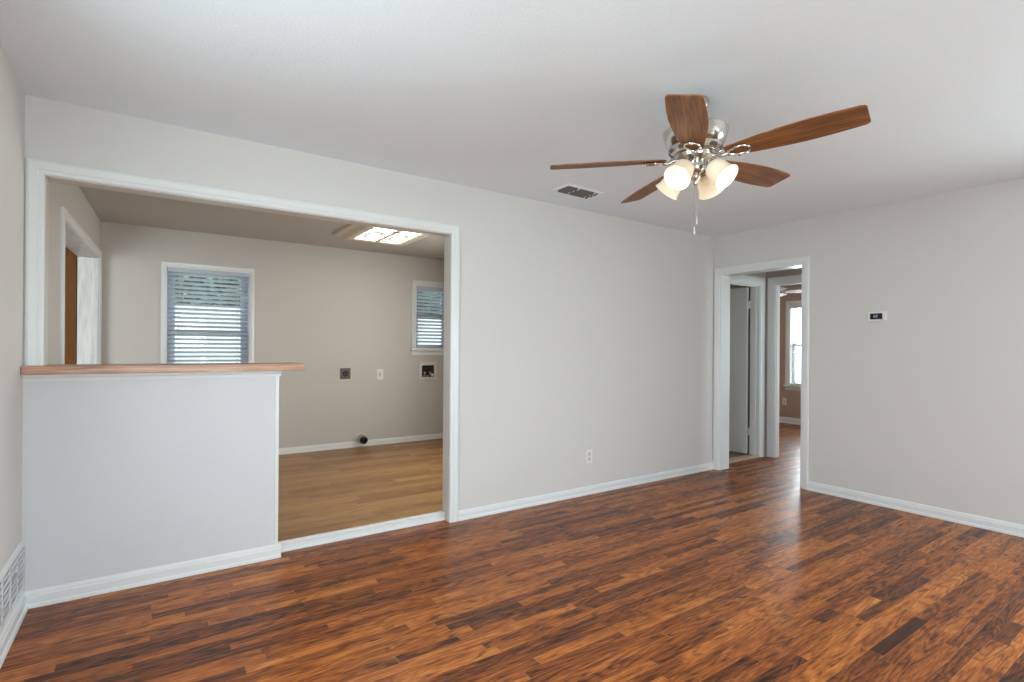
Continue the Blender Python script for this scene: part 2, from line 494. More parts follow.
def boards(name, m, rects, y_anchor, width, lens, z, special=(), label=None):
    """strip floor as one mesh: boards along X, with random ends; rects are (x0,x1,y0,y1)"""
    rnd = random.Random(11)
    bm = bmesh.new()
    uvl = bm.loops.layers.uv.new('UVMap'); edl = bm.loops.layers.uv.new('edge')
    cl = bm.loops.layers.float_color.new('board')
    for (x0, x1, y0, y1) in rects:
        k0 = math.floor((y0 - y_anchor) / width); k1 = math.ceil((y1 - y_anchor) / width)
        for k in range(k0, k1):
            ya, yb = y_anchor + k * width, y_anchor + (k + 1) * width
            ca, cb = max(ya, y0), min(yb, y1)
            if cb - ca < 1e-4: continue
            cuts = [x0]; x = x0 - rnd.uniform(0, lens[1])
            while x < x1:
                x += rnd.uniform(*lens)
                if x0 + 0.05 < x < x1 - 0.05: cuts.append(x)
            cuts.append(x1)
            sps = [sp for sp in special if abs((ya + yb) / 2 - sp[2]) < width * 0.5 and x0 <= sp[0] < x1]
            for sp in sps:
                cuts = [c for c in cuts if not (sp[0] - 0.09 < c < sp[1] + 0.09)] + [sp[0], sp[1]]
            cuts = sorted(set(cuts))
            for xa, xb in zip(cuts, cuts[1:]):
                dark = 0.0
                for sp in sps:
                    if abs(xa - sp[0]) < 1e-4: dark = sp[3]
                tone = rnd.random()
                col = (tone, rnd.random(), dark, 1)
                off = (rnd.uniform(0, 50), rnd.uniform(0, 50))
                # subdivide at middle so the edge distance is exact (peak at the centre lines)
                xm, ym = (xa + xb) / 2, (ya + yb) / 2
                xs = [xa, xm, xb]; ys = sorted({ca, cb, *([ym] if ca < ym < cb else [])})
                for i in range(2):
                    for j in range(len(ys) - 1):
                        q = [(xs[i], ys[j]), (xs[i + 1], ys[j]), (xs[i + 1], ys[j + 1]), (xs[i], ys[j + 1])]
                        f = bm.faces.new([bm.verts.new((p[0], p[1], z)) for p in q])
                        for lp, p in zip(f.loops, q):
                            lp[uvl].uv = (p[0] - xa + off[0], p[1] - ya + off[1])
                            lp[edl].uv = (min(p[0] - xa, xb - p[0]), min(p[1] - ya, yb - p[1]))
                            lp[cl] = col
    me = bpy.data.meshes.new(name); bm.to_mesh(me); bm.free()
    o = bpy.data.objects.new(name, me); COL.objects.link(o); me.materials.append(m)
    return struct(o, label)


def U(u0, u1, zb, zt, zl=None):
    return lambda a: [(u0 - a, zb if zl is None else zl), (u0 - a, zt + a), (u1 + a, zt + a), (u1 + a, zb)]


def LOOP(u0, u1, z0, z1):
    return lambda a: [(u0 - a, z0 - a), (u0 - a, z1 + a), (u1 + a, z1 + a), (u1 + a, z0 - a)]


def casing_prof(wd, th=0.018):
    return [(0, 0), (0, th * 0.55), (wd * 0.08, th * 0.7), (wd * 0.3, th * 0.72), (wd * 0.36, th * 0.9), (wd * 0.8, th), (wd * 0.95, th * 0.85), (wd, th * 0.5), (wd, 0)]


RZ = {'N': 0.0, 'E': -PI / 2, 'S': PI, 'W': PI / 2}


def baseboard(name, p0, p1, h=0.085, th=0.015, shoe=0.012, side=1, z=0.0, m=None):
    """profiled board from p0 to p1 (xy); thickness grows to the left of the direction when side=1"""
    p0, p1 = Vector((*p0, 0)), Vector((*p1, 0)); d = (p1 - p0); L = d.length; d.normalize()
    n = Vector((-d.y, d.x, 0)) * side
    prof = [(0, 0), (th + shoe, 0), (th + shoe, 0.008), (th + shoe * 0.7, 0.017), (th, 0.021), (th, h * 0.68), (th * 0.8, h * 0.75), (th * 0.75, h * 0.86), (th * 0.35, h), (0, h)]
    b = MB(); t = bmesh.new()
    A = [t.verts.new(p0 + n * a + Vector((0, 0, z + c))) for a, c in prof]
    B = [t.verts.new(p1 + n * a + Vector((0, 0, z + c))) for a, c in prof]
    k = len(prof)
    for i in range(k): t.faces.new((A[i], A[(i + 1) % k], B[(i + 1) % k], B[i]))
    t.faces.new(A); t.faces.new(B[::-1])
    bmesh.ops.recalc_face_normals(t, faces=t.faces[:])
    b.merge(t)
    return struct(b.done(name, m or M['trim']))


# ================================================================== SETTING
OPX0, OPX1, OPZ = -0.430, 1.771, 2.072      # big cased opening (jamb faces)
HWX, HWZ = 0.627, 1.112                     # half wall right end and top
boards('floor', M['oak'], [(XL, XR, SY, D + 0.075), (XR, XR2, 2.3, 3.45), (XR2, HE2, HS, HN + 0.06), (HE2, BX, BY0, BY1)],
       0.9127, 0.0527, (0.28, 1.05), 0.0,
       special=[(2.487, 2.978, 0.9390, 0.86), (3.295, 3.85, 0.8863, 0.35), (3.02, 3.30, 0.70, 0.5), (2.55, 2.72, 1.20, 0.55), (2.44, 2.50, 1.30, 0.5),
                (0.0, 0.22, 2.73, 0.5), (3.6, 4.1, 1.36, 0.45), (2.05, 2.6, 1.57, 0.4), (1.1, 1.5, 2.1, 0.35)],
       label='dark stained oak strip floor of the living room')
boards('floor_laundry', M['laminate'], [(XF - 0.27, XE, D + 0.082, D2)], 3.45, 0.115, (0.9, 1.3), ZF, label='golden brown laminate floor of the laundry room')
b = MB(); b.box(XL, XE, D + 0.082, D2, -0.02, ZF - 0.002); struct(b.done('floor_laundry_base', M['threshold']))
b = MB(); b.box(XL - 2.6, XF - 0.1, D + 0.12, D2, -0.02, ZF - .0015); struct(b.done('floor_side_room', M['laminate']))
b = MB(); b.box(XR2 - .1, HE, HN + 0.06, 5.2, -0.02, 0.012); struct(b.done('floor_bathroom', M['tile']))
b = MB(); b.box(-1.0, 6.2, SY - 0.2, D + 0.06, H, H + 0.08); struct(b.done('ceiling', M['ceil']))
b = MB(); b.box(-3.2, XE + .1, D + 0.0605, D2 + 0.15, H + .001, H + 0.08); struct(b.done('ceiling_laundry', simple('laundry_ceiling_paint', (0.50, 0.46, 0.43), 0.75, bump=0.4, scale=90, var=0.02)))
HC = 2.405
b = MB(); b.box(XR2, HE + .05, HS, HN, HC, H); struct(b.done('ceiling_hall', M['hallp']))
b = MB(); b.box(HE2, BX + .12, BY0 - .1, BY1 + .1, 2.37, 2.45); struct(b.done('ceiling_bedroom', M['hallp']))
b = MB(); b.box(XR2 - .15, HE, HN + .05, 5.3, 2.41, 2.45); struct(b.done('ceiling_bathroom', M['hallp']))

# main wall with the cased opening; the half wall stays in its lower left
wall('wall_back', 'Y', D, D + WT, XL - 0.12, XR + 0.02, 0, H, M['wall'], [(OPX0, OPX1, -1, OPZ), (XL, OPX0, -1, HWZ)], 'greige wall with the wide cased opening', inner=(M['laundry'], 1))
b = MB(); b.box(XL, HWX - 0.02, D, D + WT, 0, HWZ); struct(b.done('wall_half', M['half']), 'white half wall under the bar top')
# left wall: beside camera, with the opening of an added window
wall('wall_left', 'X', XL - 0.12, XL, SY - 0.12, D, 0, H, M['wall'], [(0.5, 1.9, 0.75, 2.05)])
# right wall with hall doorway
DRY0, DRY1, DRZ = 2.45, 3.297, 2.045
wall('wall_right', 'X', XR, XR2, SY - 0.12, D + WT, 0, H, M['wall'], [(DRY0, DRY1, -1, DRZ), (-1.05, 0.15, 0.12, 1.95)], inner=(M['hallp'], 1))
# wall behind the camera with two windows
SW = [(-0.35, 1.15, 0.18, 2.08), (2.75, 4.35, 0.18, 2.08)]
wall('wall_front', 'Y', SY - 0.12, SY, XL - 0.12, XR2, 0, H, M['wall'], SW)
# laundry room
W1 = (0.114, 0.884, 0.74, 2.065)
W2 = (2.835, 3.30, 1.245, 2.075)
wall('wall_laundry_back', 'Y', D2, D2 + 0.12, -3.2, XE + 0.12, 0, H, M['laundry'], [W1, W2])
wall('wall_laundry_right', 'X', XE, XE + 0.1, D + WT, D2, 0, H, M['brown_wall'], [(3.70, 4.90, 0.9, 2.0)])  # unseen wall, made brown to bounce brown light onto the back wall
LD = (4.45, 6.215, 2.075)
SK = Matrix.Translation((XF, D2, 0)) @ Matrix.Rotation(-0.0387, 4, 'Z') @ Matrix.Translation((-XF, -D2, 0))   # this wall is slightly out of square


def skew(o):
    o.matrix_basis = SK @ o.matrix_basis
    return o


skew(wall('wall_laundry_left', 'X', XF - 0.15, XF, D + WT, D2, 0, H, M['laundry'], [(LD[0], LD[1], -1, LD[2])]))
# side room beyond the laundry doorway
wall('wall_side_room', 'X', -3.2, -3.1, D, D2 + .1, 0, H, M['laundry'])
wall('wall_side_room_front', 'Y', D, D + .12, -3.2, XL - .12, 0, H, M['laundry'], [(-2.4, -1.1, 0.8, 2.1)])
# hall
wall('wall_hall_north', 'Y', HN, HN + 0.115, XR2, HE, 0, H, M['hallp'], [(5.125, 5.885, -1, 2.02)])
wall('wall_hall_east', 'X', HE, HE2, HS - .1, HN + 0.115, 0, H, M['hallp'], [(2.50, 3.332, -1, 2.03)], inner=(M['bedp'], 1))
wall('wall_hall_south', 'Y', HS - .1, HS, XR2, HE, 0, H, M['hallp'], [(5.25, 5.85, 0.8, 2.0)])
# bathroom
wall('wall_bedroom_west', 'X', HE, HE2, HN + .115, BY1, 0, 2.42, M['hallp'], inner=(M['bedp'], 1))
wall('wall_bathroom_left', 'X', XR2 - .1, XR2, HN + .115, 5.3, 0, 2.42, M['hallp'])
wall('wall_bathroom_back', 'Y', 5.2, 5.3, XR2, HE, 0, 2.42, M['hallp'], [(5.2, 5.8, 1.2, 2.0)])
# bedroom
W3 = (3.85, 4.752, 0.66, 2.03)
wall('wall_bedroom_east', 'X', BX, BX + 0.12, BY0 - .1, BY1 + .1, 0, 2.4, M['bedp'], [W3])
W4 = (6.9, 8.5, 0.66, 2.03)
wall('wall_bedroom_north', 'Y', BY1, BY1 + .1, HE, BX, 0, 2.4, M['bedp'])
wall('wall_bedroom_south', 'Y', BY0 - .1, BY0, HE2, BX, 0, 2.4, M['bedp'], [W4])


# ---- trim
def casing(name, side, origin, u0, u1, zb, zt, wd, th=0.018, m=None, label=None, zl=None):
    b = MB(); b.sweep(U(u0, u1, zb, zt, zl), casing_prof(wd, th))
    return struct(b.done(name, m or M['trim'], loc=origin, rz=RZ[side]), label)


casing('trim_1', 'N', (0, D, 0), OPX0, OPX1, 0, OPZ, 0.067, 0.02, zl=HWZ + 0.042, label='white casing around the wide opening')
b = MB()   # jamb liner of the big opening
b.box(OPX0, OPX0 + 0.004, D, D + WT, HWZ + .04, OPZ); b.box(OPX1 - 0.004, OPX1, D, D + WT, 0, OPZ); b.box(OPX0 + .004, OPX1 - .004, D, D + WT, OPZ - 0.006, OPZ)
struct(b.done('trim_2', simple('jamb_paint', (0.58, 0.56, 0.52), 0.4, var=0.01)), 'painted jamb lining the wide opening')
# half wall: corner trim, under-cap moulding
b = MB(); b.box(HWX - 0.02, HWX, D - 0.006, D + WT + 0.004, 0, HWZ, 0.002); struct(b.done('trim_3', M['trim']), 'white end board of the half wall')
b = MB()
b.prism([(0, 0), (-0.008, 0.0), (-0.011, 0.014), (-0.022, 0.022), (-0.024, 0.034), (0, 0.034)], 0, HWX + 0.012 - XL, mtx=Matrix(((0, 0, 1, XL), (1, 0, 0, D), (0, 1, 0, HWZ - 0.034), (0, 0, 0, 1))))
b.prism([(0, 0), (0.011, 0.008), (0.012, 0.034), (0, 0.034)], 0, WT + .02, mtx=Matrix(((1, 0, 0, HWX), (0, 0, 1, D - .01), (0, 1, 0, HWZ - 0.034), (0, 0, 0, 1))))
struct(b.done('trim_4', M['trim']), 'white moulding under the bar top')
b = MB(); b.box(XL, XL + 0.012, D - 0.004, D, 0.08, H); struct(b.done('trim_5', M['wall']), 'narrow corner strip at the left wall')
# riser at the step up into the laundry room
b = MB(); b.box(HWX, OPX1 - 0.004, D + 0.066, D + 0.082, 0, 0.05); b.box(HWX, OPX1 - 0.004, D + 0.055, D + 0.098, 0.046, 0.060, 0.004)
b.box(HWX, OPX1 - 0.004, D + 0.055, D + 0.066, 0, 0.014, 0.004)
struct(b.done('trim_6', M['trim']), 'white step riser at the laundry threshold')
# right-wall doorway
casing('trim_7', 'E', (XR, 0, 0), -DRY1, -DRY0, 0, DRZ, 0.06, 0.016, label='white casing of the hall doorway')
b = MB(); b.box(XR, XR2, DRY1 - 0.012, DRY1, 0, DRZ); b.box(XR, XR2, DRY0, DRY0 + 0.012, 0, DRZ); b.box(XR, XR2, DRY0 + .012, DRY1 - .012, DRZ - .012, DRZ)
struct(b.done('trim_8', M['trim']), 'white jamb of the hall doorway')
# hall doorways
casing('trim_9', 'N', (0, HN, 0), 5.125, 5.885, 0, 2.02, 0.088, 0.016, label='white casing of the bathroom doorway')
b = MB(); b.box(5.873, 5.885, HN, HN + 0.115, 0.012, 2.02); b.box(5.125, 5.137, HN, HN + 0.115, 0.012, 2.02); b.box(5.137, 5.873, HN, HN + .115, 2.008, 2.02)
b.box(5.861, 5.873, HN + .04, HN + .07, .012, 2.008); b.box(5.137, 5.861, HN + .04, HN + .07, 1.996, 2.008)
struct(b.done('trim_10', M['trim']), 'white jamb of the bathroom doorway')
casing('trim_11', 'E', (HE, 0, 0), -3.332, -2.50, 0, 2.03, 0.078, 0.016, label='white casing of the bedroom doorway')
b = MB(); b.box(HE, HE2, 3.320, 3.332, 0, 2.03); b.box(HE, HE2, 2.50, 2.512, 0, 2.03); b.box(HE, HE2, 2.512, 3.32, 2.018, 2.03)
b.box(HE + .02, HE + .04, 3.314, 3.32, 0, 2.018); b.box(HE + .02, HE + .04, 2.512, 3.314, 2.008, 2.018)
struct(b.done('trim_12', M['trim']), 'white jamb of the bedroom doorway')
b = MB(); b.box(5.137, 5.873, HN - 0.012, HN + 0.10, 0.0, 0.02, 0.004); struct(b.done('trim_13', M['threshold']), 'pale wooden threshold of the bathroom doorway')
# laundry left doorway: casing + deep grained jamb
skew(casing('trim_14', 'W', (XF, 0, ZF), LD[0], LD[1], 0, LD[2] - ZF, 0.065, 0.02, label='white casing of the laundry side doorway'))
b = MB(); b.box(XF - .15, XF, LD[1] - 0.02, LD[1], ZF, LD[2]); b.box(XF - .15, XF, LD[0], LD[0] + .02, ZF, LD[2]); b.box(XF - .15, XF, LD[0] + .02, LD[1] - .02, LD[2] - .012, LD[2])
skew(struct(b.done('trim_15', M['grain_white']), 'white grained jamb of the laundry side doorway'))

# baseboards
baseboard('baseboard_half_wall', (XL, D), (HWX + .015, D), h=0.08, side=-1, th=0.014, shoe=.006)
baseboard('baseboard_back', (OPX1 + 0.067, D), (XR, D), h=0.07, side=-1, th=0.014, shoe=.006)
baseboard('baseboard_right', (XR, DRY0 - 0.06), (XR, SY), h=0.08, side=-1, th=0.014, shoe=.006)
baseboard('baseboard_left', (XL, SY), (XL, D), h=0.085, side=-1, th=0.018, shoe=.009)
baseboard('baseboard_front', (XR, SY), (XL, SY), h=0.085, side=-1)
baseboard('baseboard_laundry', (XF, D2), (XE, D2), h=0.07, side=-1, th=.012, shoe=.004, z=ZF)
baseboard('baseboard_bedroom', (BX, BY1), (BX, BY0), h=0.10, side=-1, th=.016)
b = MB(); b.box(XR - .012, XR, DRY1 + .06, D, 0, .075); struct(b.done('baseboard_corner', M['trim']))


# ---- windows
def window(idx, side, origin, w_, zb, zt, thick, cas=0.045, stool=True, label='', sash=M['vinyl'], split=0.5, horn=0.05, sashw=0.07):
    """origin: xy of the middle of the opening on the room face of the wall"""
    root = bpy.data.objects.new('window_%d' % idx, None); COL.objects.link(root)
    root.location = (origin[0], origin[1], 0); root.rotation_euler[2] = RZ[side]
    struct(root, label)
    u = w_ / 2
    b = MB()
    if stool: b.sweep(U(-u, u, zb, zt), casing_prof(cas, 0.018))
    else: b.sweep(LOOP(-u, u, zb, zt), casing_prof(cas, 0.018), closed=True)
    b.done('window_casing', M['trim'], root)
    b = MB(); jt = 0.012
    b.box(-u, -u + jt, 0, thick, zb, zt); b.box(u - jt, u, 0, thick, zb, zt); b.box(-u + jt, u - jt, 0, thick, zt - jt, zt); b.box(-u + jt, u - jt, 0, thick, zb, zb + jt)
    b.done('window_jamb', M['trim'], root)
    if stool:
        b = MB(); b.box(-u - cas - horn, u + cas + horn, -0.05, 0.0, zb - 0.03, zb - .002, 0.006); b.done('window_sill', M['trim'], root)
        b = MB(); b.box(-u - cas, u + cas, -0.016, 0, zb - 0.085, zb - 0.032, 0.003); b.done('window_apron', M['trim'], root)
    zi0, zi1, ui = zb + jt, zt - jt, u - jt
    zm = zi0 + (zi1 - zi0) * split
    s = sashw
    for nm, a, c, y in (('upper_sash', zm - 0.02, zi1, thick - 0.035), ('lower_sash', zi0, zm + 0.02, thick - 0.070)):
        b = MB(); yy0, yy1 = y, y + 0.03
        b.box(-ui, -ui + s, yy0, yy1, a, c, .003); b.box(ui - s, ui, yy0, yy1, a, c, .003)
        b.box(-ui + s, ui - s, yy0, yy1, c - 0.04, c, .003); b.box(-ui + s, ui - s, yy0, yy1, a, a + 0.04, .003)
        so = b.done(nm, sash, root)
        b = MB(); b.box(-ui + s, ui - s, yy0 + 0.012, yy0 + 0.016, a + 0.04, c - 0.04); b.done('glass_pane', M['glass'], so)
    return root


def blind(side, origin, w_, zb, zt, depth, tilt, pitch, label, group=None, slatw=0.05, wand=True, mate=None):
    root = thing('window_blind', label, 'window blind', (origin[0], origin[1], 0), RZ[side], group)
    u = w_ / 2; mm = mate or M['blind']
    b = MB(); b.box(-u, u, depth - 0.028, depth + 0.028, zt - 0.036, zt, 0.003); b.box(-u, u, depth - 0.036, depth - 0.028, zt - 0.042, zt, 0.002); b.done('head_rail', mm, root)
    b = MB(); z = zt - 0.060; n = 0
    while z > zb + 0.05:
        mt = Matrix.Translation((0, depth, z)) @ Matrix.Rotation(tilt, 4, 'X')
        b.prism([(-slatw / 2, 0), (0, 0.0022), (slatw / 2, 0), (slatw / 2, 0.0028), (0, 0.005), (-slatw / 2, 0.0028)], -u + .003, u - .003,
                mtx=mt @ Matrix(((0, 0, 1, 0), (1, 0, 0, 0), (0, 1, 0, 0), (0, 0, 0, 1))))
        z -= pitch; n += 1
    b.done('slats', mm, root)
    b = MB(); b.box(-u + .003, u - .003, depth - 0.026, depth + 0.026, zb + 0.004, zb + 0.022, 0.004); b.done('bottom_rail', mm, root)
    for ux in (-u * 0.72, u * 0.72):
        b = MB()
        for dy in (-0.027, 0.027): b.cyl((ux, depth + dy, zb + .02), (ux, depth + dy, zt - .04), 0.0016, n=6)
        b.done('ladder_cord', M['cord'], root)
    if wand:
        b = MB(); b.cyl((-u * 0.62, depth - 0.04, zt - .06), (-u * 0.62, depth - 0.042, zt - .06 - (zt - zb) * 0.62), 0.004, n=8)
        b.done('tilt_wand', mm, root)
    return root


window(1, 'N', ((W1[0] + W1[1]) / 2, D2), W1[1] - W1[0], W1[2], W1[3], 0.12, cas=0.042, label='tall window in the laundry back wall')
blind('N', ((W1[0] + W1[1]) / 2, D2), W1[1] - W1[0] - 0.03, W1[2] + 0.014, W1[3] - 0.014, 0.024, R(-24), 0.0445,
      'white slatted blind on the tall window above the bar top', wand=False)
window(2, 'N', ((W2[0] + W2[1]) / 2, D2), W2[1] - W2[0], W2[2], W2[3], 0.12, cas=0.062, label='small window above the washer outlet box', sashw=0.045, horn=.012)
blind('N', ((W2[0] + W2[1]) / 2, D2), W2[1] - W2[0] - 0.03, W2[2] + 0.014, W2[3] - 0.014, 0.024, R(-24), 0.0445,
      'short white slatted blind on the small right laundry window')
window(3, 'E', (BX, (W3[0] + W3[1]) / 2), W3[1] - W3[0], W3[2], W3[3], 0.12, cas=0.075, label='bedroom window seen through both doorways', sash=M['trim'], sashw=0.06, horn=.01)
blind('E', (BX, (W3[0] + W3[1]) / 2), W3[1] - W3[0] - 0.03, W3[2] + 0.014, W3[3] - 0.014, 0.024, R(-8), 0.046,
      'white slatted blind on the bedroom window seen through the hall', mate=M['plastic'])
for i, s in enumerate(SW):
    window(4 + i, 'S', ((s[0] + s[1]) / 2, SY), s[1] - s[0], s[2], s[3], 0.12, cas=0.07, label=('left', 'right')[i] + ' window on the wall behind the viewer', sash=M['trim'])
window(7, 'W', (XL, 1.2), 1.4, 0.75, 2.05, 0.12, cas=0.07, label='unseen window added on the left wall to light the room', sash=M['trim'])
window(8, 'E', (XR, -0.45), 1.2, 0.12, 1.95, 0.163, cas=0.07, label='unseen window added on the right wall to light the left side', sash=M['trim'])
window(9, 'S', (5.55, HS), 0.6, 0.8, 2.0, 0.1, cas=0.06, label='unseen window added at the end of the hall to light it', sash=M['trim'])
window(10, 'E', (XE, 4.30), 1.2, 0.9, 2.0, 0.1, cas=0.06, label='unseen window added at the right end of the laundry room for light', sash=M['trim'])
window(6, 'S', ((W4[0] + W4[1]) / 2, BY0), W4[1] - W4[0], W4[2], W4[3], 0.1, cas=0.07, label='unseen bedroom side window', sash=M['trim'])

for (x, y, rz, ww, zb, zt) in [((W1[0] + W1[1]) / 2, D2 + .13, 0, W1[1] - W1[0], W1[2], W1[3]), ((W2[0] + W2[1]) / 2, D2 + .13, 0, W2[1] - W2[0], W2[2], W2[3])]:
    portal((x, y, (zb + zt) / 2), rz, ww, zt - zb)

# ---- doors
root = bpy.data.objects.new('door_1', None); COL.objects.link(root); struct(root, 'white flat door standing open into the bathroom')
root.location = (5.868, HN + 0.122, 0.014); root.rotation_euler[2] = R(96)
b = MB(); b.box(0.014, 0.735, -0.0, 0.035, 0.01, 1.985, 0.002); b.done('door_slab', M['door'], root)
for z in (0.27, 1.78):
    b = MB(); b.cyl((0.004, -.004, z - 0.045), (0.004, -.004, z + 0.045), 0.007, n=10); b.box(0.0, 0.045, -0.003, 0.0, z - 0.044, z + 0.044); b.box(-.022, 0.004, -.006, -.003, z - .044, z + .044)
    b.done('hinge', M['trim'], root)
b = MB(); b.lathe([(0, 0), (.026, 0), (.026, .004), (.010, .008), (.010, .03), (.024, .04), (.027, .052), (.020, .064), (0, .066)], 20, Matrix.Translation((0.675, .035, 0.95)) @ Matrix.Rotation(-PI / 2, 4, 'X'))
b.done('door_knob', M['nickel'], root, True)

root = bpy.data.objects.new('door_2', None); COL.objects.link(root); struct(root, 'brown wooden door seen through the laundry side doorway')
root.location = (-0.573, 6.30, ZF); root.rotation_euler[2] = R(180)
b = MB(); b.box(0, 0.95, 0, 0.04, 0.01, 2.30, 0.003)
b.done('door_slab', M['brown_wood'], root)
b = MB(); b.lathe([(0, 0), (.026, 0), (.010, .008), (.010, .03), (.027, .052), (0, .066)], 16, Matrix.Translation((0.88, .04, 0.95)) @ Matrix.Rotation(-PI / 2, 4, 'X'))
b.done('door_knob', M['nickel'], root, True)

# ================================================================== THINGS
# bar top
b = MB(); b.box(XL + 0.002, 0.757, D - 0.068, D + 0.20, HWZ + 0.001, HWZ + 0.042, 0.003)
tag(b.done('bar_top', M['bar']), 'brown oak bar top board lying on the white half wall', 'counter')

# ---- ceiling fan
FX, FY, FZ, FS = 2.044, 1.511, 2.126, 1.045
fan = thing('ceiling_fan', 'five blade wooden ceiling fan with nickel motor and four lit shades', 'ceiling fan', (FX * FS, FY * FS, 1.2513 * (1 - FS)))
fan.scale = (FS, FS, FS)
CT = (H - 1.2513 * (1 - FS)) / FS - 0.0005      # ceiling height in the fan's own frame
b = MB(); b.lathe([(0, CT), (.058, CT), (.060, CT - .008), (.057, CT - .03), (.045, CT - .05), (.028, CT - .06), (0, CT - .062)], 40); b.done('canopy', M['nickel'], fan, True)
b = MB(); b.cyl((0, 0, 2.24), (0, 0, CT - .055), 0.019, n=20); b.lathe([(.019, 2.28), (.04, 2.277), (.05, 2.26), (.055, 2.236), (0, 2.236)], 32); b.done('downrod', M['nickel'], fan, True)
b = MB(); b.lathe([(0, 2.236), (.06, 2.238), (.125, 2.246), (.140, 2.250), (.143, 2.246), (.141, 2.238), (.138, 2.225), (.134, 2.205), (.126, 2.188), (.116, 2.178), (0, 2.178)], 56); b.done('motor_housing', M['nickel'], fan, True)
b = MB(); b.lathe([(0, 2.178), (.114, 2.178), (.119, 2.172), (.117, 2.158), (.102, 2.147), (.085, 2.143), (0, 2.143)], 48); vr = b.done('vent_ring', M['nickel'], fan, True)
for k in range(10):
    b = MB(); a = 2 * PI * k / 10 + .12
    mt = Matrix.Rotation(a, 4, 'Z') @ Matrix.Translation((0.110, 0, 2.158)) @ Matrix.Rotation(R(35), 4, 'Y')
    b.box(-.006, .006, -.017, .017, -.009, .009, .002, mtx=mt)
    b.done('vent_slot', M['bronze'], vr)
b = MB(); b.lathe([(0, 2.143), (.088, 2.143), (.092, 2.136), (.088, 2.122), (.055, 2.116), (.036, 2.108), (0, 2.106)], 40); b.done('flywheel', M['nickel'], fan, True)
b = MB(); b.lathe([(0, 2.112), (.038, 2.110), (.041, 2.10), (.041, 2.074), (.034, 2.062), (.024, 2.056), (.026, 2.044), (.022, 2.030), (.012, 2.020), (.010, 2.008), (0, 2.004)], 28); sw = b.done('switch_housing', M['nickel'], fan, True)


def blade_outline():
    pts = []
    r0, r1 = 0.135, 0.662
    prof = [(0.0, .034), (0.04, .042), (0.15, .050), (0.3, .061), (0.45, .070), (0.6, .0745), (0.75, .073), (0.9, .068), (0.97, .0645)]
    L = r1 - r0
    up = [(r0 + t * L, w) for t, w in prof]
    up += [(r1 - .006, .060), (r1, .053)]
    return up + [(x, -y) for x, y in up[::-1]]


TH0 = 1.8332 + PI
FW = Vector((math.sin(YAW), math.cos(YAW), 0)); RG = Vector((math.cos(YAW), -math.sin(YAW), 0))
TILT = Matrix.Translation((0, 0, FZ)) @ Matrix.Rotation(R(-1.95), 4, FW) @ Matrix.Rotation(R(-0.6), 4, RG) @ Matrix.Translation((0, 0, -FZ - 0.008))   # the blades hang slightly out of level
for k in range(5):
    a = TH0 + k * 2 * PI / 5
    root_m = TILT @ Matrix.Rotation(a, 4, 'Z') @ Matrix.Translation((0, 0, FZ)) @ Matrix.Rotation(R(-12.5), 4, 'X')
    b = MB(); b.prism(blade_outline(), 0.0, 0.0065, 0.0015)
    bl = b.done('blade', M['blade'], fan); bl.matrix_local = root_m
    # blade iron: curved arm and open loop
    b = MB()
    b.tube([(0.080, 0, 2.128 - FZ), (0.105, 0, 0.000), (0.115, 0, -.009), (0.13, 0, -.010), (0.146, 0, -.007)], [.010, .009, .009, .009, .008], 10)
    loop = []
    for q in range(20):
        t = 2 * PI * q / 20
        loop.append((0.190 + 0.046 * math.cos(t), (0.030 + .007 * math.cos(t)) * math.sin(t), -.006))
    b.tube(loop, 0.0058, 8, True)
    for (sx, sy) in ((0.236, 0), (0.185, .032), (0.185, -.032)):
        b.lathe([(0, -.014), (.006, -.012), (.007, -.006), (0, -.002)], 10, Matrix.Translation((sx, sy, 0)))
    ir = b.done('blade_arm', M['nickel'], fan, True); ir.matrix_local = root_m
AZ0 = PI / 2 - YAW - PI / 2 - R(49)
KO = 0.018
for k in range(4):
    a = AZ0 + k * PI / 2
    mz = Matrix.Rotation(a, 4, 'Z')
    b = MB(); b.tube([mz @ Vector(p) for p in ((0.022, 0, 2.085), (0.045, 0, 2.094), (0.066, 0, 2.088), (0.078, 0, 2.076))], 0.0065, 10)
    mt = mz @ Matrix.Translation((0.058 + KO, 0, 2.076)) @ Matrix.Rotation(R(90 + 44), 4, 'Y')
    b.lathe([(0, -.012), (.012, -.012), (.024, -.004), (.026, .006), (.024, .014), (0, .014)], 24, mt)
    b.done('lamp_arm', M['nickel'], sw, True)
    b = MB()
    b.lathe([(.026, .004), (.037, .010), (.045, .022), (.0490, .042), (.0505, .064), (.0520, .080), (.0555, .092), (.0600, .100), (.0610, .103), (.0590, .104), (.0540, .094), (.0495, .081), (.0478, .064), (.0465, .043), (.0425, .024), (.035, .013), (.024, .007), (.026, .004)], 40, mt)
    sh = b.done('lamp_shade', M['shade'], fan, True)
    b = MB(); b.lathe([(0, .014), (.012, .016), (.013, .034), (.022, .052), (.028, .064), (.026, .078), (.015, .088), (0, .091)], 24, mt)
    b.done('bulb', M['bulb'], sh, True)
    l = bpy.data.lights.new('fan_lamp', 'POINT'); l.energy = 0.25; l.color = (1.0, 0.85, 0.66); l.shadow_soft_size = 0.03
    lo = bpy.data.objects.new('fan_lamp', l); COL.objects.link(lo); lo.parent = fan
    lo.location = (mt @ Vector((0, 0, 0.098)))
RT = Vector((math.cos(YAW), -math.sin(YAW), 0))
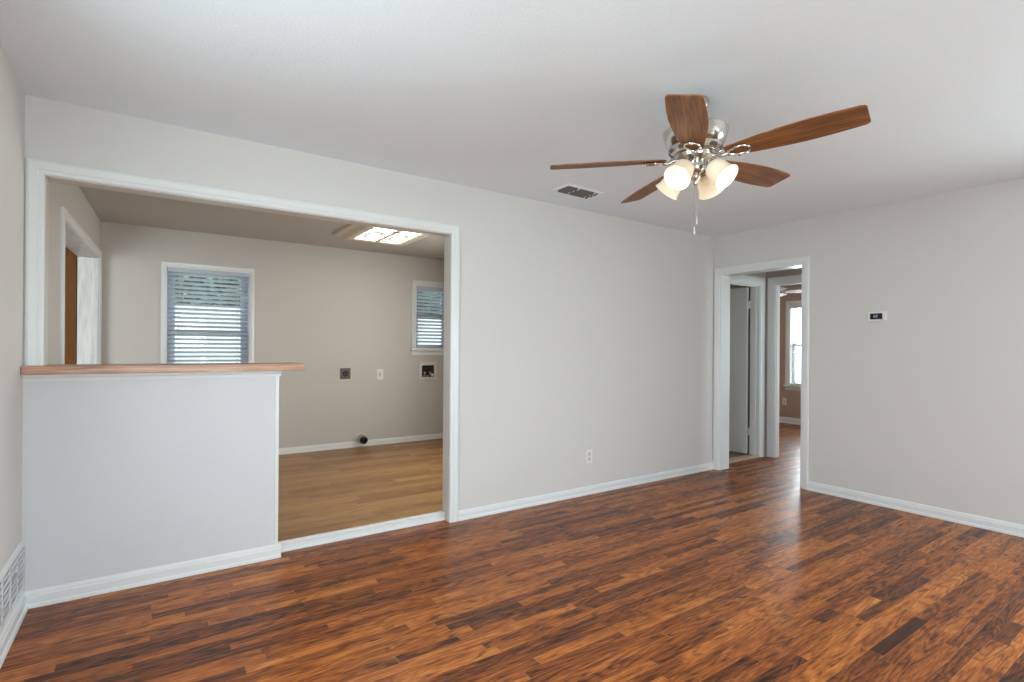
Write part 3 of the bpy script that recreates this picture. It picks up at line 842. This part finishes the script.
for off, z1 in ((-0.002, 1.776), (0.009, 1.826)):
    p = RT * off + Vector((0, 0, 0)) + Vector((0.012, 0.009, 0)) * (1 if off > 0 else -1) * .5
    b = MB()
    b.cyl((p.x, p.y, z1 + .035), (p.x, p.y, 2.06), 0.0011, n=6)
    z = z1 + .04
    while z < 2.05: b.lathe([(0, -.0021), (.0021, 0), (0, .0021)], 6, Matrix.Translation((p.x, p.y, z))); z += .0065
    ch = b.done('pull_chain', M['nickel'], fan)
    b = MB(); b.lathe([(0, z1), (.0032, z1 + .002), (.0036, z1 + .012), (.0022, z1 + .034), (0, z1 + .038)], 12, Matrix.Translation((p.x, p.y, 0)))
    b.done('chain_fob', M['plastic'], ch, True)

# ---- ceiling air vent
cv = thing('ceiling_vent', 'rectangular ceiling air vent with dark dampers beside the fan', 'vent', (2.640, 2.985, H - 0.0), R(2))
b = MB(); b.sweep(LOOP(-0.155, 0.155, -0.068, 0.068), [(0, 0), (0, .006), (.006, .009), (.022, .004), (.024, 0)], closed=True)
o = b.done('vent_frame', M['ceil'], cv); o.rotation_euler = (-PI / 2, 0, 0)
for f in o.data.vertices: pass
o.matrix_local = Matrix(((1, 0, 0, 0), (0, 0, 1, 0), (0, 1, 0, 0), (0, 0, 0, 1)))
b = MB(); b.box(-.155, .155, -.068, .068, -.0012, -.0002); b.done('vent_shade_sheet', M['shadow'], cv)  # flat black sheet painting the shade inside the duct
for x0, x1 in ((-.152, -.052), (-.044, .115), (.125, .152)):
    b = MB()
    n = 3
    for i in range(n):
        y = -.045 + i * .045
        b.box(x0, x1, -.019, .019, -.0006, .0006, mtx=Matrix.Translation((0, y, -.0105)) @ Matrix.Rotation(R(-22), 4, 'X'))
    b.done('vent_louver', M['grey'], cv)
for x in (-.048, .120):
    b = MB(); b.box(x - .004, x + .004, -.068, .068, -.012, -.001); b.done('vent_bar', M['ceil'], cv)

# ---- wall register low on the left wall
M['regback'] = simple('register_inner_steel', (0.50, 0.51, 0.52), 0.6)
rg = thing('wall_register', 'white stamped metal air register low on the left wall', 'vent', (XL, 2.99, 0.205), PI / 2)   # local x -> +Y, local y -> -X (into wall)
b = MB(); b.sweep(LOOP(-.36, .36, -.095, .095), [(0, 0), (0, .008), (.006, .012), (.022, .006), (.028, 0)], closed=True); b.done('register_frame', M['grille'], rg)
b = MB(); b.box(-.36, .36, -.004, -.001, -.095, .095); b.done('register_backing', M['regback'], rg)
b = MB()
cols = [-.36 + .72 * i / 5 for i in range(6)]
for i in range(5):
    x0, x1 = cols[i] + .012, cols[i + 1] - .012
    for j in range(7):
        z = -.082 + j * .0272
        tl = R(-80) if not (i == 3 and j == 4) else R(-20)
        b.box(x0, x1, -.0138, .0138, -.0008, .0008, mtx=Matrix.Translation((0, -.010, z)) @ Matrix.Rotation(tl, 4, 'X'))
b.done('register_louvers', M['grille'], rg)
for c in cols:
    b = MB(); b.box(c - .012, c + .012, -.0125, -.004, -.095, .095, .001)
    gr = b.done('register_bar', M['grille'], rg)
    b = MB()
    for q in range(17):
        z = -.088 + q * .011
        b.box(c - .003, c + .003, -.0130, -.0118, z - .0025, z + .0025)
    b.done('perforated_strip', M['grey'], gr)


# ---- outlets and plates
def plate_bm(w_, h_, th=0.006):
    b = MB(); b.box(-w_ / 2, w_ / 2, -th, 0, -h_ / 2, h_ / 2, 0.0025); return b


def duplex(loc, side, label, z):
    r_ = thing('wall_outlet', label, 'outlet', (*loc, z), RZ[side])
    plate_bm(.072, .116).done('cover_plate', M['plastic'], r_)
    for dz in (-.021, .021):
        b = MB(); b.lathe([(0, .0085), (.0155, .0085), (.017, .0065), (.017, .004), (0, .004)], 24, Matrix.Translation((0, 0, dz)) @ Matrix.Rotation(PI / 2, 4, 'X'))
        s = b.done('socket', M['socket'], r_)
        b = MB()
        for dx in (-.0062, .0062): b.box(dx - .0012, dx + .0012, -.0092, -.0084, dz - .001, dz + .008)
        b.cyl((0, -.0084, dz - .007), (0, -.0092, dz - .007), .0024, n=10)
        b.done('socket_slot', M['shadow'], s)
    b = MB(); b.cyl((0, -.0058, 0), (0, -.0072, 0), .003, n=12); b.done('screw', M['steel'], r_)
    return r_


duplex((3.122, D), 'N', 'white duplex outlet low on the wall between opening and corner', 0.325)
duplex((BX, 4.838), 'E', 'small white outlet below the bedroom window edge', 0.37)

r_ = thing('blank_wall_plate', 'white wall plate with centre slot on the laundry wall', 'wall plate', (2.357, D2, 0.918), 0)
plate_bm(.085, .130).done('cover_plate', M['plastic'], r_)
b = MB(); b.box(-.012, .012, -.0072, -.005, -.036, .036, .001); t_ = b.done('switch_insert', M['socket'], r_)
b = MB(); b.box(-.005, .005, -.011, -.007, -.020, .020, .001); b.done('switch_toggle', simple('grey_toggle', (.33, .32, .28), .4), t_)

r_ = thing('dryer_outlet', 'dark square dryer outlet with round black socket on laundry wall', 'outlet', (1.927, D2, 0.938), 0)
plate_bm(.122, .130, .008).done('cover_plate', M['bronze'], r_)
b = MB(); b.lathe([(0, .016), (.034, .016), (.038, .012), (.038, .006), (0, .006)], 28, Matrix.Rotation(PI / 2, 4, 'X')); s = b.done('socket', M['black'], r_, True)
b = MB(); b.lathe([(.038, .006), (.045, .006), (.047, .011), (.040, .013), (.038, .011)], 28, Matrix.Rotation(PI / 2, 4, 'X')); b.done('socket_ring', M['grey'], r_, True)
b = MB()
for a in (0, 2.2, 4.1): b.box(-.002, .002, -.0172, -.0158, .012, .026, mtx=Matrix.Rotation(a, 4, 'Y'))
b.done('socket_slot', M['grey'], s)

# washer outlet box
r_ = thing('washer_outlet_box', 'recessed washer hookup box with valves below the small window', 'washer box', (3.012, D2, 0.945), 0)
b = MB(); b.sweep(LOOP(-.088, .088, -.078, .078), [(0, 0), (0, .010), (.005, .013), (.038, .008), (.042, 0)], closed=True); b.done('box_frame', simple('box_frame_plastic', (.68, .64, .60), .4), r_)
b = MB()
b.box(-.088, .088, -.0035, -.0015, -.078, .078)
b.done('box_shade_sheet', M['shadow'], r_)  # flat black sheet in place of the shaded recess
for dx in (-.045, .03):
    b = MB(); b.cyl((dx, -.006, -.05), (dx, -.006, -.005), .010, n=14); b.cyl((dx - .018, -.012, -.018), (dx + .018, -.012, -.018), .0065, n=12)
    b.done('valve', M['brass'], r_, True)
b = MB(); b.cyl((.062, -.006, -.07), (.062, -.006, -.03), .016, n=16); b.done('drain_pipe', M['plastic'], r_, True)
b = MB(); b.box(-.08, .02, -.010, -.0035, -.078, -.052, .003); b.done('box_tray', M['grey'], r_)

# dryer vent duct
r_ = thing('dryer_vent_duct', 'short foil dryer duct with black open end at the baseboard', 'dryer vent', (2.118, D2 - .013, 0.148), 0)
mt = Matrix.Rotation(PI / 2, 4, 'X')
b = MB(); b.lathe([(.04, -.008), (.060, -.004), (.062, .003), (.052, .006), (.052, .004)], 32, mt); b.done('wall_flange', M['plastic'], r_, True)
b = MB()
pr_ = [(.050, 0)]
for i in range(9):
    pr_ += [(.053 + (.003 if i % 2 else 0), .004 + i * .007)]
pr_ += [(.049, .07), (.046, .066), (.046, .0), (.050, 0)]
mt2 = Matrix.Rotation(R(8), 4, 'Z') @ Matrix.Rotation(R(103), 4, 'X')
b.lathe(pr_, 32, mt2); b.done('duct_collar', M['foil'], r_, True)
b = MB(); b.lathe([(0, .050), (.041, .052), (.043, .06), (.044, .098), (.042, .100), (.038, .096), (.036, .07), (0, .066)], 32, mt2); b.done('duct_end', M['black'], r_, True)

# ---- thermostat
r_ = thing('thermostat', 'small white thermostat with dark display on the right wall', 'thermostat', (XR, 1.850, 1.535), -PI / 2)
b = MB(); b.box(-.068, .068, -.006, 0, -.038, .038, .003); b.done('back_plate', M['plastic'], r_)
b = MB(); b.box(-.064, .064, -.026, -.006, -.035, .035, .006, 3); b.done('thermostat_body', M['plastic'], r_)
b = MB(); b.box(-.046, .042, -.0272, -.0255, -.024, .024, .0006); s = b.done('display', M['screen'], r_)
cu = bpy.data.curves.new('display_digits', 'FONT'); cu.body = '68'; cu.size = .032; cu.align_x = 'CENTER'; cu.align_y = 'CENTER'; cu.extrude = .0003
t_ = bpy.data.objects.new('tmp_text', cu); COL.objects.link(t_)
bpy.context.view_layer.update()
me = bpy.data.meshes.new_from_object(t_.evaluated_get(bpy.context.evaluated_depsgraph_get()))
bpy.data.objects.remove(t_)
t_ = bpy.data.objects.new('display_digits', me); COL.objects.link(t_); t_.parent = s
me.materials.clear(); me.materials.append(M['digits']); t_.rotation_euler = (PI / 2, 0, 0); t_.location = (-.006, -.0275, 0)

# ---- laundry ceiling light
LX0, LX1, LY0, LY1, LZ = 1.672, 2.275, 4.30, 5.50, 2.380
r_ = thing('ceiling_light', 'framed rectangular fluorescent ceiling light in the laundry room', 'ceiling light', ((LX0 + LX1) / 2, (LY0 + LY1) / 2, H), 0)
hx, hy, dz = (LX1 - LX0) / 2, (LY1 - LY0) / 2, H - LZ
b = MB(); t = bmesh.new()
rings = []
for (e, z) in ((.115, 0), (.105, -.018), (.06, -.028), (.015, -dz + .004), (0, -dz), (-.050, -dz), (-.06, -dz + .012), (-.06, 0)):
    rings.append([t.verts.new((sx * (hx + e), sy * (hy + e), z)) for sx, sy in ((-1, -1), (1, -1), (1, 1), (-1, 1))])
for a_, b_ in zip(rings, rings[1:]):
    for i in range(4): t.faces.new((a_[i], a_[(i + 1) % 4], b_[(i + 1) % 4], b_[i]))
bmesh.ops.recalc_face_normals(t, faces=t.faces[:]); b.merge(t); b.done('light_frame', M['fixture'], r_)
b = MB(); b.box(-.022, .022, -hy + .04, hy - .04, -dz, -dz + .02, .003); b.box(-hx + .04, hx - .04, -.02, .02, -dz, -dz + .02, .003); b.done('frame_divider', M['fixture'], r_)
for sx in (-1, 1):
    for sy in (-1, 1):
        x0, x1 = sorted((sx * .022, sx * (hx - .06))); y0, y1 = sorted((sy * .02, sy * (hy - .06)))
        b = MB(); b.box(x0, x1, y0, y1, -dz + .010, -dz + .014); ls = b.done('light_lens', M['lens'], r_)
        cx_, cy_ = (x0 + x1) / 2, (y0 + y1) / 2
        t = bmesh.new(); ra, rb_ = [], []
        for q in range(28):
            c_, s_ = math.cos(2 * PI * q / 28), math.sin(2 * PI * q / 28)
            ra.append(t.verts.new((cx_ + .085 * c_, cy_ + .19 * s_, -dz + .009))); rb_.append(t.verts.new((cx_ + .060 * c_, cy_ + .125 * s_, -dz + .003)))
        for q in range(28): t.faces.new((ra[q], ra[(q + 1) % 28], rb_[(q + 1) % 28], rb_[q]))
        bmesh.ops.solidify(t, geom=t.faces[:], thickness=.004)
        b = MB(); b.merge(t); b.done('lens_moulding', M['lensring'], ls)

# ---- bedroom ceiling fan (white) seen through the doorways
bf = thing('ceiling_fan', 'white bladed bedroom ceiling fan seen through the hall doorways', 'ceiling fan', (7.6, 4.32, 0))
b = MB(); b.lathe([(0, 2.37), (.06, 2.37), (.06, 2.33), (.02, 2.32), (.02, 2.24), (.09, 2.22), (.10, 2.15), (.07, 2.12), (0, 2.12)], 32); b.done('motor_housing', M['nickel'], bf, True)
for k in range(5):
    a = R(-62) + k * 2 * PI / 5
    mt = Matrix.Rotation(a, 4, 'Z') @ Matrix.Translation((0, 0, 2.115)) @ Matrix.Rotation(R(-13), 4, 'X')
    b = MB(); b.prism([(.17, -.045), (.17, .045), (.4, .066), (.6, .066), (.63, .05), (.63, -.05), (.6, -.066), (.4, -.066)], 0, .007); o = b.done('blade', M['fanwhite'], bf); o.matrix_local = mt
    b = MB(); b.box(.06, .24, -.016, .016, -.007, 0, .002); o = b.done('blade_arm', M['nickel'], bf); o.matrix_local = mt
b = MB(); b.lathe([(0, 1.99), (.05, 2.0), (.085, 2.04), (.09, 2.08), (.05, 2.115), (0, 2.12)], 28); b.done('light_bowl', M['fanwhite'], bf, True)

# ---- outside the windows
b = MB(); b.box(-14, 26, -14, 22, -0.35, -0.25); struct(b.done('ground', M['ground']), 'lawn outside the house')
b = MB(); b.box(-9, 14, 12.0, 12.2, -0.25, 2.05, .01); tag(b.done('garden_wall', M['fence']), 'pale garden wall outside the laundry windows', 'wall')


def tree(loc, r_, h_, label, seed):
    rt = thing('tree', label, 'tree', loc, 0)
    rn = random.Random(seed)
    b = MB(); b.tube([(0, 0, 0), (.05, 0, h_ * .3), (0, .06, h_ * .6)], [.16, .12, .08], 10); b.done('trunk', M['bark'], rt, True)
    bm = bmesh.new()
    for i in range(5200):
        v = Vector((rn.gauss(0, 1), rn.gauss(0, 1), rn.gauss(0, 1))).normalized() * (rn.random() ** .4) * r_
        c = Vector((v.x, v.y, h_ * .75 + v.z * .7))
        s_ = rn.uniform(.10, .2); mt = Euler((rn.uniform(0, 6), rn.uniform(0, 6), rn.uniform(0, 6))).to_matrix()
        bm.faces.new([bm.verts.new(c + mt @ Vector(p)) for p in ((-s_, 0, 0), (0, -s_ * .5, .02), (s_, 0, 0), (0, s_ * .5, .02))])
    b = MB(); b.bm.free(); b.bm = bm; b.done('foliage', M['leaf'], rt)


tree((0.5, 14.6, -.25), 2.1, 4.1, 'leafy tree beyond the tall laundry window', 3)
tree((6.9, 15.0, -.25), 2.4, 4.3, 'leafy tree beyond the small laundry window', 5)
